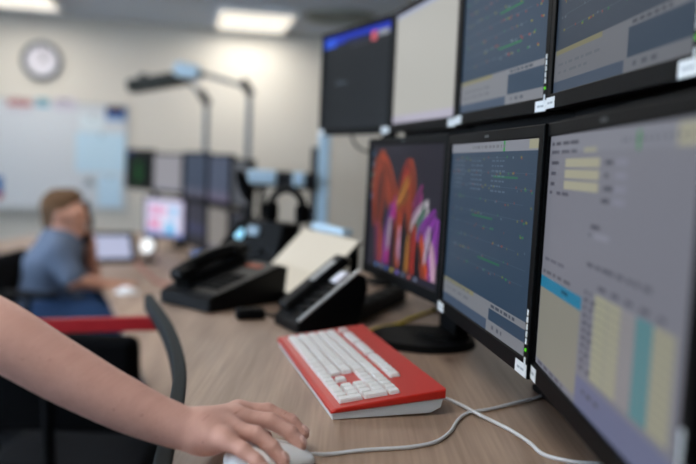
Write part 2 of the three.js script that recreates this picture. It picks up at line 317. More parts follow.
makeScreen('artwork', (c, w, h) => {
  c.fillStyle = '#211f2b'; c.fillRect(0, 0, w, h); c.lineCap = 'round'; c.lineJoin = 'round';
  const shade = (hex, k) => { const v = parseInt(hex.slice(1), 16), f = q => Math.max(0, Math.min(255, Math.round(q * k))); return `rgb(${f(v >> 16)},${f(v >> 8 & 255)},${f(v & 255)})`; };
  const rib = (pts, wd, col) => { for (let k = 0; k < 36; k++) { const o = (rnd() - .5) * wd * 2.3 / w, e = (rnd() - .5) * .16; c.strokeStyle = shade(col, .3 + rnd() * .8); c.globalAlpha = .55; c.lineWidth = 4 + rnd() * wd * .3; c.beginPath(); c.moveTo((pts[0] + o * .3) * w, (pts[1] + e * .6) * h); c.bezierCurveTo((pts[2] + o) * w, (pts[3] + e) * h, (pts[4] + o * 1.2) * w, (pts[5] + e) * h, (pts[6] + o * .9) * w, (pts[7] + e) * h); c.stroke(); } c.globalAlpha = 1; };
  const O = '#c04c2a', Rd = '#c6352a', Pu = '#8a36a6', Wh = '#cfc9d2', Mg = '#b8308c', Dk = '#1a1822', Ye = '#c58438';
  rib([.1, .62, .06, .3, .1, .14, .18, .12], 34, O); rib([.18, .12, .26, .16, .3, .36, .42, .5], 46, O); rib([.2, .2, .24, .34, .2, .5, .16, .66], 30, '#8c3a26');
  rib([.13, .66, .16, .75, .2, .9, .18, .96], 26, '#7a2f5a'); rib([.36, .5, .34, .7, .3, .78, .26, .92], 46, Pu); rib([.42, .44, .4, .62, .34, .74, .36, .9], 34, Mg);
  rib([.58, .16, .5, .3, .52, .42, .5, .6], 40, Rd); rib([.6, .16, .66, .3, .62, .42, .6, .62], 40, O); rib([.44, .46, .5, .4, .52, .36, .56, .3], 26, Ye);
  rib([.5, .5, .46, .66, .44, .74, .46, .92], 36, O); rib([.56, .56, .54, .7, .58, .8, .54, .94], 28, Dk); rib([.4, .62, .42, .74, .38, .86, .42, .96], 22, Dk);
  rib([.76, .34, .72, .42, .7, .46, .66, .52], 18, '#a83a8a'); rib([.84, .44, .76, .52, .72, .58, .68, .66], 36, Wh, .9); rib([.8, .48, .74, .6, .7, .66, .66, .74], 20, '#5c8a7a');
  rib([.92, .5, .86, .58, .8, .62, .78, .74], 44, Pu); rib([.96, .56, .97, .7, .92, .8, .9, .94], 36, '#a046c0'); rib([.7, .62, .68, .74, .66, .8, .68, .94], 30, Rd);
  rib([.78, .68, .8, .78, .82, .84, .86, .94], 30, O); rib([.36, .6, .34, .66, .33, .7, .32, .76], 16, Wh); rib([.5, .66, .48, .74, .48, .78, .5, .84], 12, '#d8a0c8'); rib([.88, .62, .86, .68, .84, .72, .84, .78], 14, '#e0c8e6');
  rib([.2, .66, .22, .76, .24, .84, .22, .9], 22, O); rib([.62, .7, .6, .8, .62, .86, .6, .94], 16, Ye); rib([.9, .72, .94, .8, .94, .88, .96, .94], 18, '#e2b8d0'); rib([.74, .74, .74, .82, .76, .88, .74, .95], 22, Dk);
  c.fillStyle = '#262532'; c.fillRect(0, h - 24, w, 24);
  ['#5f8ac9', '#7d85a0', '#3f66b0', '#b0a047', '#7a6ac4', '#5f6a80', '#b25a52', '#6f7890'].forEach((k, i) => { c.fillStyle = k; c.fillRect(120 + i * 62, h - 18, 24, 12); });
  for (let i = 0; i < 5; i++) { c.fillStyle = ['#4a6a84', '#5a7888', '#4f8079', '#7a6a5a', '#54708a'][i]; c.fillRect(14, 24 + i * 40, 20, 18); }
}, .95);
makeScreen('green_chart', (c, w, h) => { c.fillStyle = '#0a1210'; c.fillRect(0, 0, w, h); c.fillStyle = '#1c2f86'; c.fillRect(0, 0, 200, 40); for (let i = 0; i < 26; i++) { c.fillStyle = ['#1f7a35', '#2f9a44', '#14521f'][i % 3]; const x = w * (.32 + rnd() * .3); c.fillRect(x, h * (.2 + rnd() * .6), 30 + rnd() * 40, 16); } bars(c, 560, 150, 3, 30, 12, '#2a5a50'); bars(c, 560, 220, 3, 30, 12, '#2a5a50'); }, .8);
makeScreen('pale_grey', (c, w, h) => { c.fillStyle = '#96959c'; c.fillRect(0, 0, w, h); c.fillStyle = '#8b8b97'; c.fillRect(0, h - 40, w, 40); bars(c, 40, 40, 6, 70, 10, '#83838c', 30); }, 1);
makeScreen('slate', (c, w, h) => { c.fillStyle = '#3a4559'; c.fillRect(0, 0, w, h); c.fillStyle = '#555668'; c.fillRect(0, h * .8, w, h * .2); bars(c, 60, 100, 8, 50, 8, '#4a566c', 20); bars(c, 60, 200, 8, 50, 8, '#4a566c', 20); }, .95);
makeScreen('slate_lilac', (c, w, h) => { c.fillStyle = '#444d62'; c.fillRect(0, 0, w, h); c.fillStyle = '#5f5a70'; c.fillRect(0, h * .78, w, h * .22); bars(c, 60, 140, 8, 50, 8, '#525c74', 20); }, .95);
makeScreen('pink', (c, w, h) => { c.fillStyle = '#b9b3d2'; c.fillRect(0, 0, w, h); c.fillStyle = '#cfcfe4'; c.fillRect(60, 40, w - 120, h - 110); for (const [x, y, a, b, k] of [[110, 90, 190, 110, '#d08ab2'], [320, 100, 120, 90, '#d7a3c4'], [90, 260, 210, 110, '#d27fa8'], [500, 90, 140, 120, '#8bbde0'], [430, 280, 160, 150, '#5fb5de']]) { c.fillStyle = k; c.fillRect(x, y, a, b); } c.fillStyle = '#6f86c4'; c.fillRect(0, h - 36, w, 36); }, 1.2);
makeScreen('dim', (c, w, h) => { c.fillStyle = '#4c4f55'; c.fillRect(0, 0, w, h); bars(c, 60, 80, 6, 60, 10, '#56595f', 20); }, .9);
makeScreen('beige', (c, w, h) => { c.fillStyle = '#87837f'; c.fillRect(0, 0, w, h); bars(c, 60, 80, 6, 60, 10, '#787470', 20); c.fillStyle = '#77747f'; c.fillRect(0, h * .86, w, h * .14); }, .9);
makeScreen('dusk', (c, w, h) => { c.fillStyle = '#2a2d38'; c.fillRect(0, 0, w, h); c.fillStyle = '#373a58'; c.fillRect(0, h * .5, w, h * .2); bars(c, 60, 80, 6, 60, 10, '#363a46', 20); }, .9);

const MW = .4664, MH = .32;
const stickerMap = canvas(64, 32, (c) => { c.fillStyle = '#dfe4e6'; c.fillRect(0, 0, 64, 32); c.fillStyle = '#9aa3aa'; c.fillRect(12, 13, 16, 6); c.fillRect(31, 13, 20, 6); });
const stickerMat = std(0xffffff, .6, { map: stickerMap });
function monitor(label, x, y, d, yaw, tilt, screen, o = {}) {
  // x, y, d: bottom left front corner as the viewer sees it
  const k = o.k || 1, W = MW * k, H = MH * k, deskY = o.desk === undefined ? DESK : o.desk;
  const yw = THREE.MathUtils.degToRad(yaw), s = Math.sin(yw), c = Math.cos(yw);
  const cx = x + s * W / 2, cd = d - c * W / 2, bottom = EYE + y;
  const t = thing('monitor', label, 'monitor', [cx, deskY, -cd], yw - Math.PI / 2, o.group);
  const lift = bottom - deskY, head = new THREE.Group(); head.name = 'display'; head.position.y = lift; head.rotation.x = -THREE.MathUtils.degToRad(tilt); t.add(head);
  const bz = .0175 * k, bt = .0165 * k, bb = .023 * k;
  const hole = new THREE.Shape([[-W / 2, 0], [W / 2, 0], [W / 2, H], [-W / 2, H]].map(p => new THREE.Vector2(...p)));
  hole.holes.push(new THREE.Path([[-W / 2 + bz, bb], [-W / 2 + bz, H - bt], [W / 2 - bz, H - bt], [W / 2 - bz, bb]].map(p => new THREE.Vector2(...p))));
  part('bezel', new THREE.ExtrudeGeometry(hole, { depth: .012, bevelEnabled: true, bevelSize: .0015, bevelThickness: .0015, bevelSegments: 2, bevelOffset: -.0015 }).translate(0, 0, -.0135), M.screenEdge, head);
  part('housing', [rbox(W - .004, H - .004, .03, .006, 0, H / 2, -.029), rbox(W * .6, H * .6, .03, .01, 0, H / 2, -.052)], M.matt, head);
  const sg = new THREE.PlaneGeometry(W - 2 * bz + .002, H - bt - bb + .002).translate(0, bb + (H - bt - bb) / 2, -.004);
  part('screen', sg, screens[screen], head, 'lit screen');
  if (!o.plain) {
    const bx = W / 2 - bz * .5;
    if (o.buttons) {
      for (let i = 0; i < 5; i++) part('button', box(.0045, .0072, .001, bx, .047 + i * .0092, .0006), M.sticker, head);
      part('power_light', box(.004, .004, .0012, bx, .036, .0006), M.greenLed, head);
      part('button_label', box(.0045, .014, .001, bx, .0295 - .01, .0006), M.sticker, head);
    }
    part('maker_mark', box(.02, .004, .0008, 0, H - bt * .5, .0003), std(0x2b3238, .4), head);
    const st = (sx, w = .04) => part('sticker', new THREE.BoxGeometry(w, .0165, .0008).translate(sx, .0095, .0006), stickerMat, head, 'white label sticker');
    if (o.left) st(-W / 2 + .021); if (o.right) st(W / 2 - .021);
  }
  // neck and stand behind the panel
  const mz = o.reach || .12;
  part('mount', [rbox(.1 * k, .1 * k, .012, .003, 0, H / 2, -.071), rbox(.04, .06, Math.max(.02, mz - .075), .005, 0, H / 2, -.07 - (mz - .075) / 2)], M.darkMetal, head);
  const top = lift + H * .62;
  part('pole', [box(o.poleW || .045, top, .03, o.poleX || 0, top / 2 + .004, -mz - .012)], M.matt, t);
  if (o.poleX) part('side_arm', rbox(Math.abs(o.poleX) + .04, .05, .028, .004, o.poleX / 2, lift + H / 2, -mz - .012), M.matt, t);
  part('base', o.base ? o.base(mz) : [rbox(.12, .012, .1, .004, o.poleX || 0, .006, -mz - .012)], M.matt, t);
  if (o.rail) part('cross_rail', rbox(W + .01, .1, .03, .004, 0, lift - .02, -.03 - .03), M.matt, t);
  return t;
}
// upper row
{
  const m = monitor('upper monitor with a dark screen and blue title bar, hanging beside the blank cream one', -.109, .088, 2.533, 26.4, 0, 'dark', { left: 1, right: 1 });
  m.updateMatrixWorld(true);
  const L = p => m.worldToLocal(p.clone());
  part('cable', tube([L(pxD(352, 130, 2.38)), L(pxD(353, 140, 2.38)), L(pxD(359, 148, 2.38)), L(pxD(370, 152, 2.38)), L(pxD(384, 150, 2.38))], .0035, 30, 8), M.matt, m);
}
monitor('upper monitor with a blank cream screen', .098, .089, 2.109, 14.7, 0, 'blank', { right: 1, rail: 1 });
monitor('upper monitor with a blue track plan, beside the blank cream screen', .215, .092, 1.651, 9.4, 0, 'plan', { left: 1, right: 1, rail: 1, buttons: 1 });
monitor('upper monitor with a grey-blue plan, directly above the pale form screen', .29, .094, 1.187, 2.9, 0, 'plan_grey', { left: 1, right: 1, rail: 1, buttons: 1 });
// lower row
monitor('lower monitor showing orange and purple plumes on black', .038, -.256, 1.89, 16.9, .6, 'artwork', {
  reach: .085, poleX: .1, poleW: .08, base: mz => [cyl(.106, .11, .014, .081, .007, -.037, 48), cyl(.05, .06, .012, .095, .019, -.075, 32)] });
monitor('lower monitor with a dim blue plan, between the plume picture and the pale form', .172, -.26, 1.426, 7.4, .6, 'plan_blue', { buttons: 1, left: 1, right: 1, reach: .16 });
monitor('lower monitor with a pale lilac form and yellow and teal table columns', .238, -.259, .98, -.4, .4, 'form', { buttons: 1, left: 1, reach: .16 });

// the colleague's monitors
{
  const far = (label, ua, va, da, ub, db, H, scr, o) => {
    const a = pxD(ua, va, da), b = pxD(ub, va, db), yaw = Math.atan2(b.x - a.x, -a.z + b.z) * 180 / Math.PI, k = Math.hypot(b.x - a.x, b.z - a.z) / MW;
    monitor(label, a.x, a.y - EYE, -a.z, yaw, 0, scr, { k, plain: 1, desk: FARDESK, reach: .12 * k + .02, ...o });
  };
  far('far upper monitor with a black screen and green chart', 125, 188, 6.5, 151, 6.14, 0, 'green_chart');
  far('far upper monitor with a pale grey screen', 152, 192, 6.05, 182, 5.72, 0, 'pale_grey');
  far('far upper monitor with a slate blue screen, next to the pale grey one', 183, 198, 5.6, 206, 5.18, 0, 'slate');
  far('far upper monitor with a slate blue screen, with a lilac strip', 207, 203, 5.1, 229, 4.68, 0, 'slate_lilac');
  far('far lower monitor with a bright pink and cyan screen', 143, 236, 5.7, 184, 5.45, 0, 'pink');
  far('far lower monitor with a dark screen, between the pink and beige screens', 185, 244, 5.35, 205, 4.95, 0, 'dusk');
  far('far upper monitor with a dim grey screen, behind the microphone', 231, 206, 4.6, 247, 4.22, 0, 'dim');
  far('far lower monitor with a dark screen, beside the beige one', 229, 258, 4.5, 248, 4.12, 0, 'dusk');
  far('far lower monitor with a beige screen', 206, 250, 4.9, 227, 4.52, 0, 'beige');
}

// ---------------------------------------------------------------- keyboard
{
  const a = pxY(277, 345, DESK), b = pxY(331, 421, DESK), dir = b.clone().sub(a), L = dir.length(), mid = a.clone().add(b).multiplyScalar(.5);
  const th = Math.atan2(-dir.z, dir.x);                        // local x from the far end to the near end
  const W = .172, fz = new THREE.Vector3(0, 0, 1).applyAxisAngle(new THREE.Vector3(0, 1, 0), th);
  const c = mid.clone().addScaledVector(fz, -W / 2);
  const t = thing('keyboard', 'red keyboard with white keys lying in front of the monitors', 'keyboard', c, th);
  const h0 = .017, h1 = .04, A = Math.atan2(h1 - h0, W);
  part('bottom_shell', profile([[W / 2 - .003, .0], [W / 2 - .001, .0105], [-W / 2 + .002, .028], [-W / 2 + .006, .012], [-W / 2 + .022, .004]], L - .006, .002), std(0xd3dade, .5), t, 'white lower shell');
  part('top_shell', profile([[W / 2, .0095], [W / 2, h0 - .003], [W / 2 - .006, h0], [-W / 2, h1], [-W / 2, .026]], L, .003), M.red, t, 'bright red cover');
  part('feet', [box(.03, .012, .012, -L * .4, .006, -W / 2 + .03), box(.03, .012, .012, L * .4, .006, -W / 2 + .03)], M.matt, t);
  const u = .0188, x0 = -L / 2 + .0275, keyGeo = new Map();
  const cap = (w, dep) => {
    const id = w + '_' + dep; if (keyGeo.has(id)) return keyGeo.get(id);
    const a = w * u - .0016, b2 = dep * u - .0016, tp = .0035, hh = .0075, pos = [], idx = [];
    const ring = (ww, dd, y, r) => { for (const [sx, sz] of [[1, 1], [1, -1], [-1, -1], [-1, 1]]) for (const q of [0, 1]) { const cx = sx * (ww / 2 - r), cz = sz * (dd / 2 - r); const f = (sx * sz > 0) === (q === 0); pos.push(cx + (f ? 0 : sx * r), y, cz + (f ? sz * r : 0)); } };
    ring(a, b2, 0, .0012); ring(a - .0012, b2 - .0012, hh * .6, .0016); ring(a - tp, b2 - tp, hh, .002);
    for (let k = 0; k < 2; k++) for (let i = 0; i < 8; i++) { const p = k * 8 + i, q = k * 8 + (i + 1) % 8; idx.push(p, q, p + 8, q, q + 8, p + 8); }
    for (let i = 1; i < 7; i++) idx.push(16, 16 + i, 16 + i + 1);
    const g = new THREE.BufferGeometry(); g.setAttribute('position', new THREE.Float32BufferAttribute(pos, 3)); g.setIndex(idx);
    const n = g.toNonIndexed(); n.computeVertexNormals(); keyGeo.set(id, n); return n;
  };
  const put = (xu, row, w, dep = 1, zoff = 0) => {             // row 0 is the space bar row
    const z = W / 2 - .0245 - (row + dep / 2 - .5) * u + zoff, x = x0 + (xu + w / 2) * u;
    const y = h0 + (W / 2 - .006 - z) * Math.tan(A) - .0015;
    const k = part('key', cap(w, dep), M.key, t); k.position.set(x, y, z); k.rotation.x = A;
  };
  let x = 0; const row = (r, ws) => { x = 0; for (const w of ws) { put(x, r, w); x += w; } };
  row(0, [1.25, 1.25, 1.25, 6.25, 1.25, 1.25, 1.25, 1.25]);
  row(1, [2.25, ...Array(10).fill(1), 2.75]); row(2, [1.75, ...Array(11).fill(1), 2.25]); row(3, [1.5, ...Array(12).fill(1), 1.5]); row(4, [...Array(13).fill(1), 2]);
  for (const r of [3, 4]) for (let k = 0; k < 3; k++) put(15 + k, r, 1);
  for (let k = 0; k < 3; k++) put(15 + k, 0, 1); put(16, 1, 1);
  for (let r = 1; r < 5; r++) for (let k = 0; k < 3; k++) put(18 + k, r, 1);
  put(18, 0, 2); put(20, 0, 1); put(21, 0, 1, 2); put(21, 2, 1, 2); put(21, 4, 1);
  for (const k of [0, 2, 3, 4, 5, 6.5, 7.5, 8.5, 9.5, 11, 12, 13, 14, 15, 16, 17]) put(k, 5, 1, 1, -.006);
  const em = part('emblem', box(.012, .0006, .008), M.yellow, t); em.position.set(x0 + 19.3 * u, h0 + (W / 2 - .006 + .062) * Math.tan(A) + .0002, -.062); em.rotation.x = A; em.userData.label = 'small yellow mark';
}

// ---------------------------------------------------------------- mouse and cables
const mouseA = pxY(229, 461, DESK + .01), mouseB = pxY(313, 453, DESK + .01);
{
  const dir = mouseB.clone().sub(mouseA), L = .108, th = Math.atan2(-dir.z, dir.x), c = mouseB.clone().addScaledVector(dir.clone().normalize(), -L / 2); c.y = DESK;
  const t = thing('mouse', 'white computer mouse under the hand', 'mouse', c, th);
  const g = new THREE.SphereGeometry(1, 48, 32), p = g.attributes.position;
  for (let i = 0; i < p.count; i++) {
    let X = p.getX(i), Y = p.getY(i), Z = p.getZ(i);
    const sq = (v, e) => Math.sign(v) * Math.pow(Math.abs(v), e);
    const rr = Math.pow(Math.pow(Math.abs(X), 3) + Math.pow(Math.abs(Z), 3), 1 / 3) || 1, r2 = Math.hypot(X, Z) || 0;
    X *= r2 / rr || 1; Z *= r2 / rr || 1;
    const x = X * L / 2, taper = 1 - .1 * X, z = Z * .031 * taper;
    const hump = .026 - .007 * X - .005 * X * X;
    p.setXYZ(i, x, Y > 0 ? .004 + sq(Y, .75) * hump : .004 + sq(Y, .5) * .004, z);
  }
  g.computeVertexNormals(); part('body', g, M.white, t);
  const surf = (x, z = 0) => { const X = x / (L / 2); const r = Math.min(1, Math.hypot(X, z / .031)); return .004 + Math.pow(Math.sqrt(1 - r * r), .75) * (.026 - .007 * X - .005 * X * X); };
  part('button_seam', tube([.045, .036, .026, .016, .008].map(x => [x, surf(x) + .0001, 0]), .0006, 20, 6), M.silver, t);
  part('button_seam', tube([-.024, -.016, -.008, 0, .008, .016, .024].map(z => [.006 - Math.abs(z) * .1, surf(.006, z) + .0001, z]), .0006, 24, 6), M.silver, t);
  part('wheel', cyl(.009, .009, .006, 0, 0, 0, 24).rotateX(Math.PI / 2).translate(.03, surf(.03) - .0075, 0), M.silver, t);
  const e = mouseB.clone(); e.y = DESK + .009;
  const P = (u, v, r = .0028) => pxY(u, v, DESK + r);
  const pts = [e.addScaledVector(dir.clone().normalize(), -.004), P(330, 454), P(365, 450), P(410, 447), P(435, 442), P(450, 432), P(458, 420), P(468, 413), P(490, 409), P(515, 403), P(536, 398), P(558, 388), P(600, 367)];
  tag(Object.assign(part(numbered('mouse_cable'), tube(pts, .0026, 160, 10), M.cable, scene)), 'thin white cable running from the mouse across the desk', 'cable');
  const q = [P(438, 396, .012), P(450, 400, .007), P(463, 406, .005), P(476, 413, .0085), P(490, 420, .004), P(510, 430), P(530, 443), P(545, 455), P(575, 462), P(600, 464), P(660, 470)];
  tag(part(numbered('keyboard_cable'), tube(q, .0028, 160, 10), M.cable, scene), 'thin white cable running from the red keyboard to the desk front', 'cable');
  const yl = [P(340, 334, .004), P(362, 333, .004), P(380, 328, .004), P(398, 324, .004), P(412, 318, .004), P(440, 308, .004)];
  tag(part(numbered('network_cable'), tube(yl, .004, 80, 10), M.yellow, scene), 'yellow cable on the desk behind the keyboard', 'cable');
}

// ---------------------------------------------------------------- phones
const frameOf = (A, B) => { // A: far end of front edge, B: near end; returns centre, turn, width
  const dir = B.clone().sub(A), th = Math.atan2(-dir.z, dir.x); return [A.clone().add(B).multiplyScalar(.5), th, dir.length()];
};
{ // large black desk phone
  const [c, th] = frameOf(pxY(163, 303, DESK), pxY(205, 313, DESK));
  const t = thing('desk_phone', 'large black desk phone with an orange label, by the curved desk rim', 'phone', c, th);
  const W = .19, D = .26;                                       // front edge at local z = 0, rear at -D
  part('body', profile([[0, .002], [.0, .03], [-.02, .042], [-D + .03, .098], [-D, .09], [-D + .01, .002]], W, .006), M.black, t);
  const sl = Math.atan2(.056, .21), top = (z) => .042 + (-.02 - z) * Math.tan(sl);
  part('cradle', at(rbox(.06, .02, .2, .006), -.058, top(-.13) + .008, -.13, sl, 0, 0), M.matt, t);
  const hs = new THREE.Group(); hs.name = 'handset'; hs.position.set(-.058, top(-.13) + .03, -.13); hs.rotation.x = sl; t.add(hs);
  part('grip', tube([[0, .0, -.1], [0, .008, -.05], [0, .011, 0], [0, .008, .05], [0, .0, .1]], .019, 40, 16), M.black, hs);
  part('earpiece', rbox(.056, .034, .056, .014, 0, -.004, -.09), M.black, hs);
  part('mouthpiece', rbox(.056, .034, .056, .014, 0, -.004, .09), M.black, hs);
  const keyg = rbox(.015, .006, .012, .002);
  for (let r = 0; r < 5; r++) for (let k = 0; k < 4; k++) { const q = part('key', keyg, M.matt, t); q.position.set(.0 + k * .021, top(-.05 - r * .02) + .002, -.05 - r * .02); q.rotation.x = sl; }
  const lab = part('label', rbox(.055, .003, .018, .001), std(0xb04a22, .6), t, 'orange label'); lab.position.set(.03, top(-.2) + .0015, -.2); lab.rotation.x = sl;
  const lb2 = part('label_print', box(.04, .0006, .004), std(0x6e2a14, .6), t); lb2.position.set(.03, top(-.2) + .0034, -.2); lb2.rotation.x = sl;
}
{ // upright phone with silver edge
  const A = V(-.17, -.36, 1.77), B = V(-.103, -.36, 1.61), [, th] = frameOf(A, B), c = B.clone().addScaledVector(A.clone().sub(B).normalize(), .062); c.y = DESK;
  const t = thing('desk_phone', 'steeply tilted black phone with silver edge strips and a white button', 'phone', c, th + .12);
  const W = .124, D = .17, Hh = .125;
  part('body', profile([[0, .001], [.002, .02], [-.012, .032], [-D + .03, Hh], [-D + .008, Hh - .006], [-D, .09], [-D + .02, .001]], W, .006), M.black, t);
  const sl = Math.atan2(Hh - .032, D - .042), top = z => .032 + (-.012 - z) * Math.tan(sl), put = (name, g, m, x, z, o = 0, lab) => { const q = part(name, g, m, t, lab); q.position.set(x, top(z) + o * Math.cos(sl), z + o * Math.sin(sl)); q.rotation.x = sl; return q; };
  put('edge_strip', rbox(.011, .004, .178, .0015), M.silver, .055, -.076, .001, 'silver strip');
  put('cradle', rbox(.05, .008, .14, .003), M.matt, -.034, -.078, .003);
  const hs = put('handset', rbox(.046, .022, .185, .01, 0, 0, 0, 4), M.black, -.036, -.088, .008);
  part('earpiece', rbox(.048, .012, .05, .005, 0, -.008, -.066), M.black, hs); part('mouthpiece', rbox(.048, .012, .05, .005, 0, -.008, .066), M.black, hs);
  part('inlay', rbox(.018, .003, .07, .0012, .008, .0112, -.03), M.silver, hs, 'silver inlay');
  put('button', rbox(.032, .008, .036, .003), std(0xe4e5f0, .4), .024, -.118, .003, 'white square button');
  const keyg = rbox(.014, .005, .011, .002);
  for (let r = 0; r < 4; r++) for (let k = 0; k < 3; k++) put('key', keyg, M.matt, .0 + k * .0175, -.03 - r * .019, .002);
}
{ // plug block with its lead
  const c = pxY(250, 319, DESK), t = thing('plug', 'small black plug block on the desk between the two phones', 'plug', c, .35);
  part('body', rbox(.066, .024, .03, .006, 0, .013, 0), M.matt, t);
  for (let k = 0; k < 3; k++) part('grip_rib', rbox(.003, .02, .032, .001, .012 + k * .007, .014, 0), M.black, t);
  part('lead', tube([[.03, .012, 0], [.05, .008, 0], [.08, .006, -.01], [.11, .006, -.02]], .0045, 24, 8), M.matt, t);
}
{ // slanted document holder, glow added to its cream page
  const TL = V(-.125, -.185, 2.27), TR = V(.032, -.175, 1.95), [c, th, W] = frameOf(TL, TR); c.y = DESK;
  const t = thing('document_holder', 'black slanted holder with a cream page given a glow, behind the tilted phone', 'document holder', c, th);
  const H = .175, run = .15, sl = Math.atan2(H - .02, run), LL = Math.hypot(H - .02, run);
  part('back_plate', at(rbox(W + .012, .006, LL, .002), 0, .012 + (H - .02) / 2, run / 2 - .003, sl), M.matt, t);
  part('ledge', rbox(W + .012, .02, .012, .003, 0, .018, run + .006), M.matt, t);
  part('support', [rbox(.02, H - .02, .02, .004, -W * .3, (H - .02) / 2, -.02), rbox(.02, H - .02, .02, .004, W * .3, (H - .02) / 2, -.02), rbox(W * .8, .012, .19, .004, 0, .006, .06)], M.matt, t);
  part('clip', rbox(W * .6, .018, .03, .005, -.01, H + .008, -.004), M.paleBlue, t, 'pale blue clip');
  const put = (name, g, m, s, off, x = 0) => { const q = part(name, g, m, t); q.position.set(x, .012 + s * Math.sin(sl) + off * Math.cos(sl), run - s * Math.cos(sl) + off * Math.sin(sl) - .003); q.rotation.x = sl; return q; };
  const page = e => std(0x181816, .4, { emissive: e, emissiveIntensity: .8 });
  put('screen', rbox(W - .006, .004, LL * .57, .001), page(0xdcd6c8), LL * .7, .006); put('screen', rbox(W - .006, .004, LL * .4, .001), page(0xd2cbbb), LL * .21, .006);  // both pieces are the cream page, made to glow so it looks brighter
  put('red_spot', box(.022, .002, .018), std(0x301010, .4, { emissive: 0xd06050, emissiveIntensity: .8 }), LL * .06, .0095, -W / 2 + .014);
}
{ // radio console behind the large phone
  const c = V(-.268, -.36, 2.47); c.y = DESK; const t = thing('radio_console', 'tall black console with a pale blue dial, behind the large desk phone', 'console', c, -.75);
  part('body', profile([[.05, .002], [.055, .06], [.025, .17], [-.05, .17], [-.055, .002]], .24, .008), M.matt, t);
  const tl = .27, face = (name, g, m, x, y, o, lab) => { const q = part(name, g, m, t, lab); q.position.set(x, y, .055 - (y - .06) * .273 + o); q.rotation.x = -tl; return q; };
  face('dial', cyl(.018, .018, .008, 0, 0, 0, 24).rotateX(Math.PI / 2), std(0x8fc6dc, .3, { emissive: 0x7fd0ee, emissiveIntensity: .5 }), -.07, .125, .003, 'pale blue lit dial');
  face('display', rbox(.055, .03, .006, .002), std(0x7e97a6, .25), -.01, .14, .002);
  for (let k = 0; k < 4; k++) face('knob', cyl(.008, .009, .014, 0, 0, 0, 16).rotateX(Math.PI / 2), M.black, -.05 + k * .03, .08, .006);
  // headset on top
  const h = thing('headset', 'black headset resting on the console', 'headset', [-.195, DESK + .17, -2.44], -.5);
  part('headband', new THREE.TorusGeometry(.06, .012, 10, 40, Math.PI * 1.2).rotateZ(-Math.PI * .1).translate(0, .045, 0), M.matt, h);
  for (const k of [-1, 1]) part('ear_cushion', rbox(.03, .062, .055, .014, k * .058, .031, 0), M.darkCloth, h);
  part('mic_boom', tube([[-.055, .02, .02], [-.05, .008, .045], [-.03, .006, .06]], .004, 16, 8), M.matt, h);
  const m0 = new THREE.Vector3(-.4, DESK, -2.36);
  const mi = thing('microphone', 'black gooseneck microphone with a long oval head above the console', 'microphone', m0);
  const L = p => p.clone().sub(m0), mA = L(pxD(249, 200, 2.36)), mB = L(pxD(239, 172, 2.36));
  part('base', cyl(.05, .055, .015, 0, .0075, 0), M.matt, mi);
  part('neck', tube([new THREE.Vector3(0, .01, 0), new THREE.Vector3(.02, .1, 0), mA.clone().add(new THREE.Vector3(.004, -.04, 0)), mA], .008, 30, 10), M.matt, mi);
  const dm = mB.clone().sub(mA), g = new THREE.SphereGeometry(1, 24, 18).scale(.018, dm.length() * .58, .018).applyQuaternion(new THREE.Quaternion().setFromUnitVectors(new THREE.Vector3(0, 1, 0), dm.clone().normalize()));
  part('head', g.translate((mA.x + mB.x) / 2, (mA.y + mB.y) / 2, (mA.z + mB.z) / 2), M.darkCloth, mi);
}
{ // power strip beneath the plume monitor
  const a = pxY(352, 322, DESK), b = pxY(398, 300, DESK), t = thing('power_strip', 'black power strip on the desk beneath the plume monitor', 'power strip', a.clone().add(b).multiplyScalar(.5), Math.atan2(-(b.z - a.z), b.x - a.x));
  const L = a.distanceTo(b); part('body', rbox(L, .04, .05, .008, 0, .02, 0), M.matt, t);
  for (let k = 0; k < 4; k++) part('socket', cyl(.018, .018, .003, -L * .36 + k * L * .24, .0405, 0, 20), M.black, t);
}

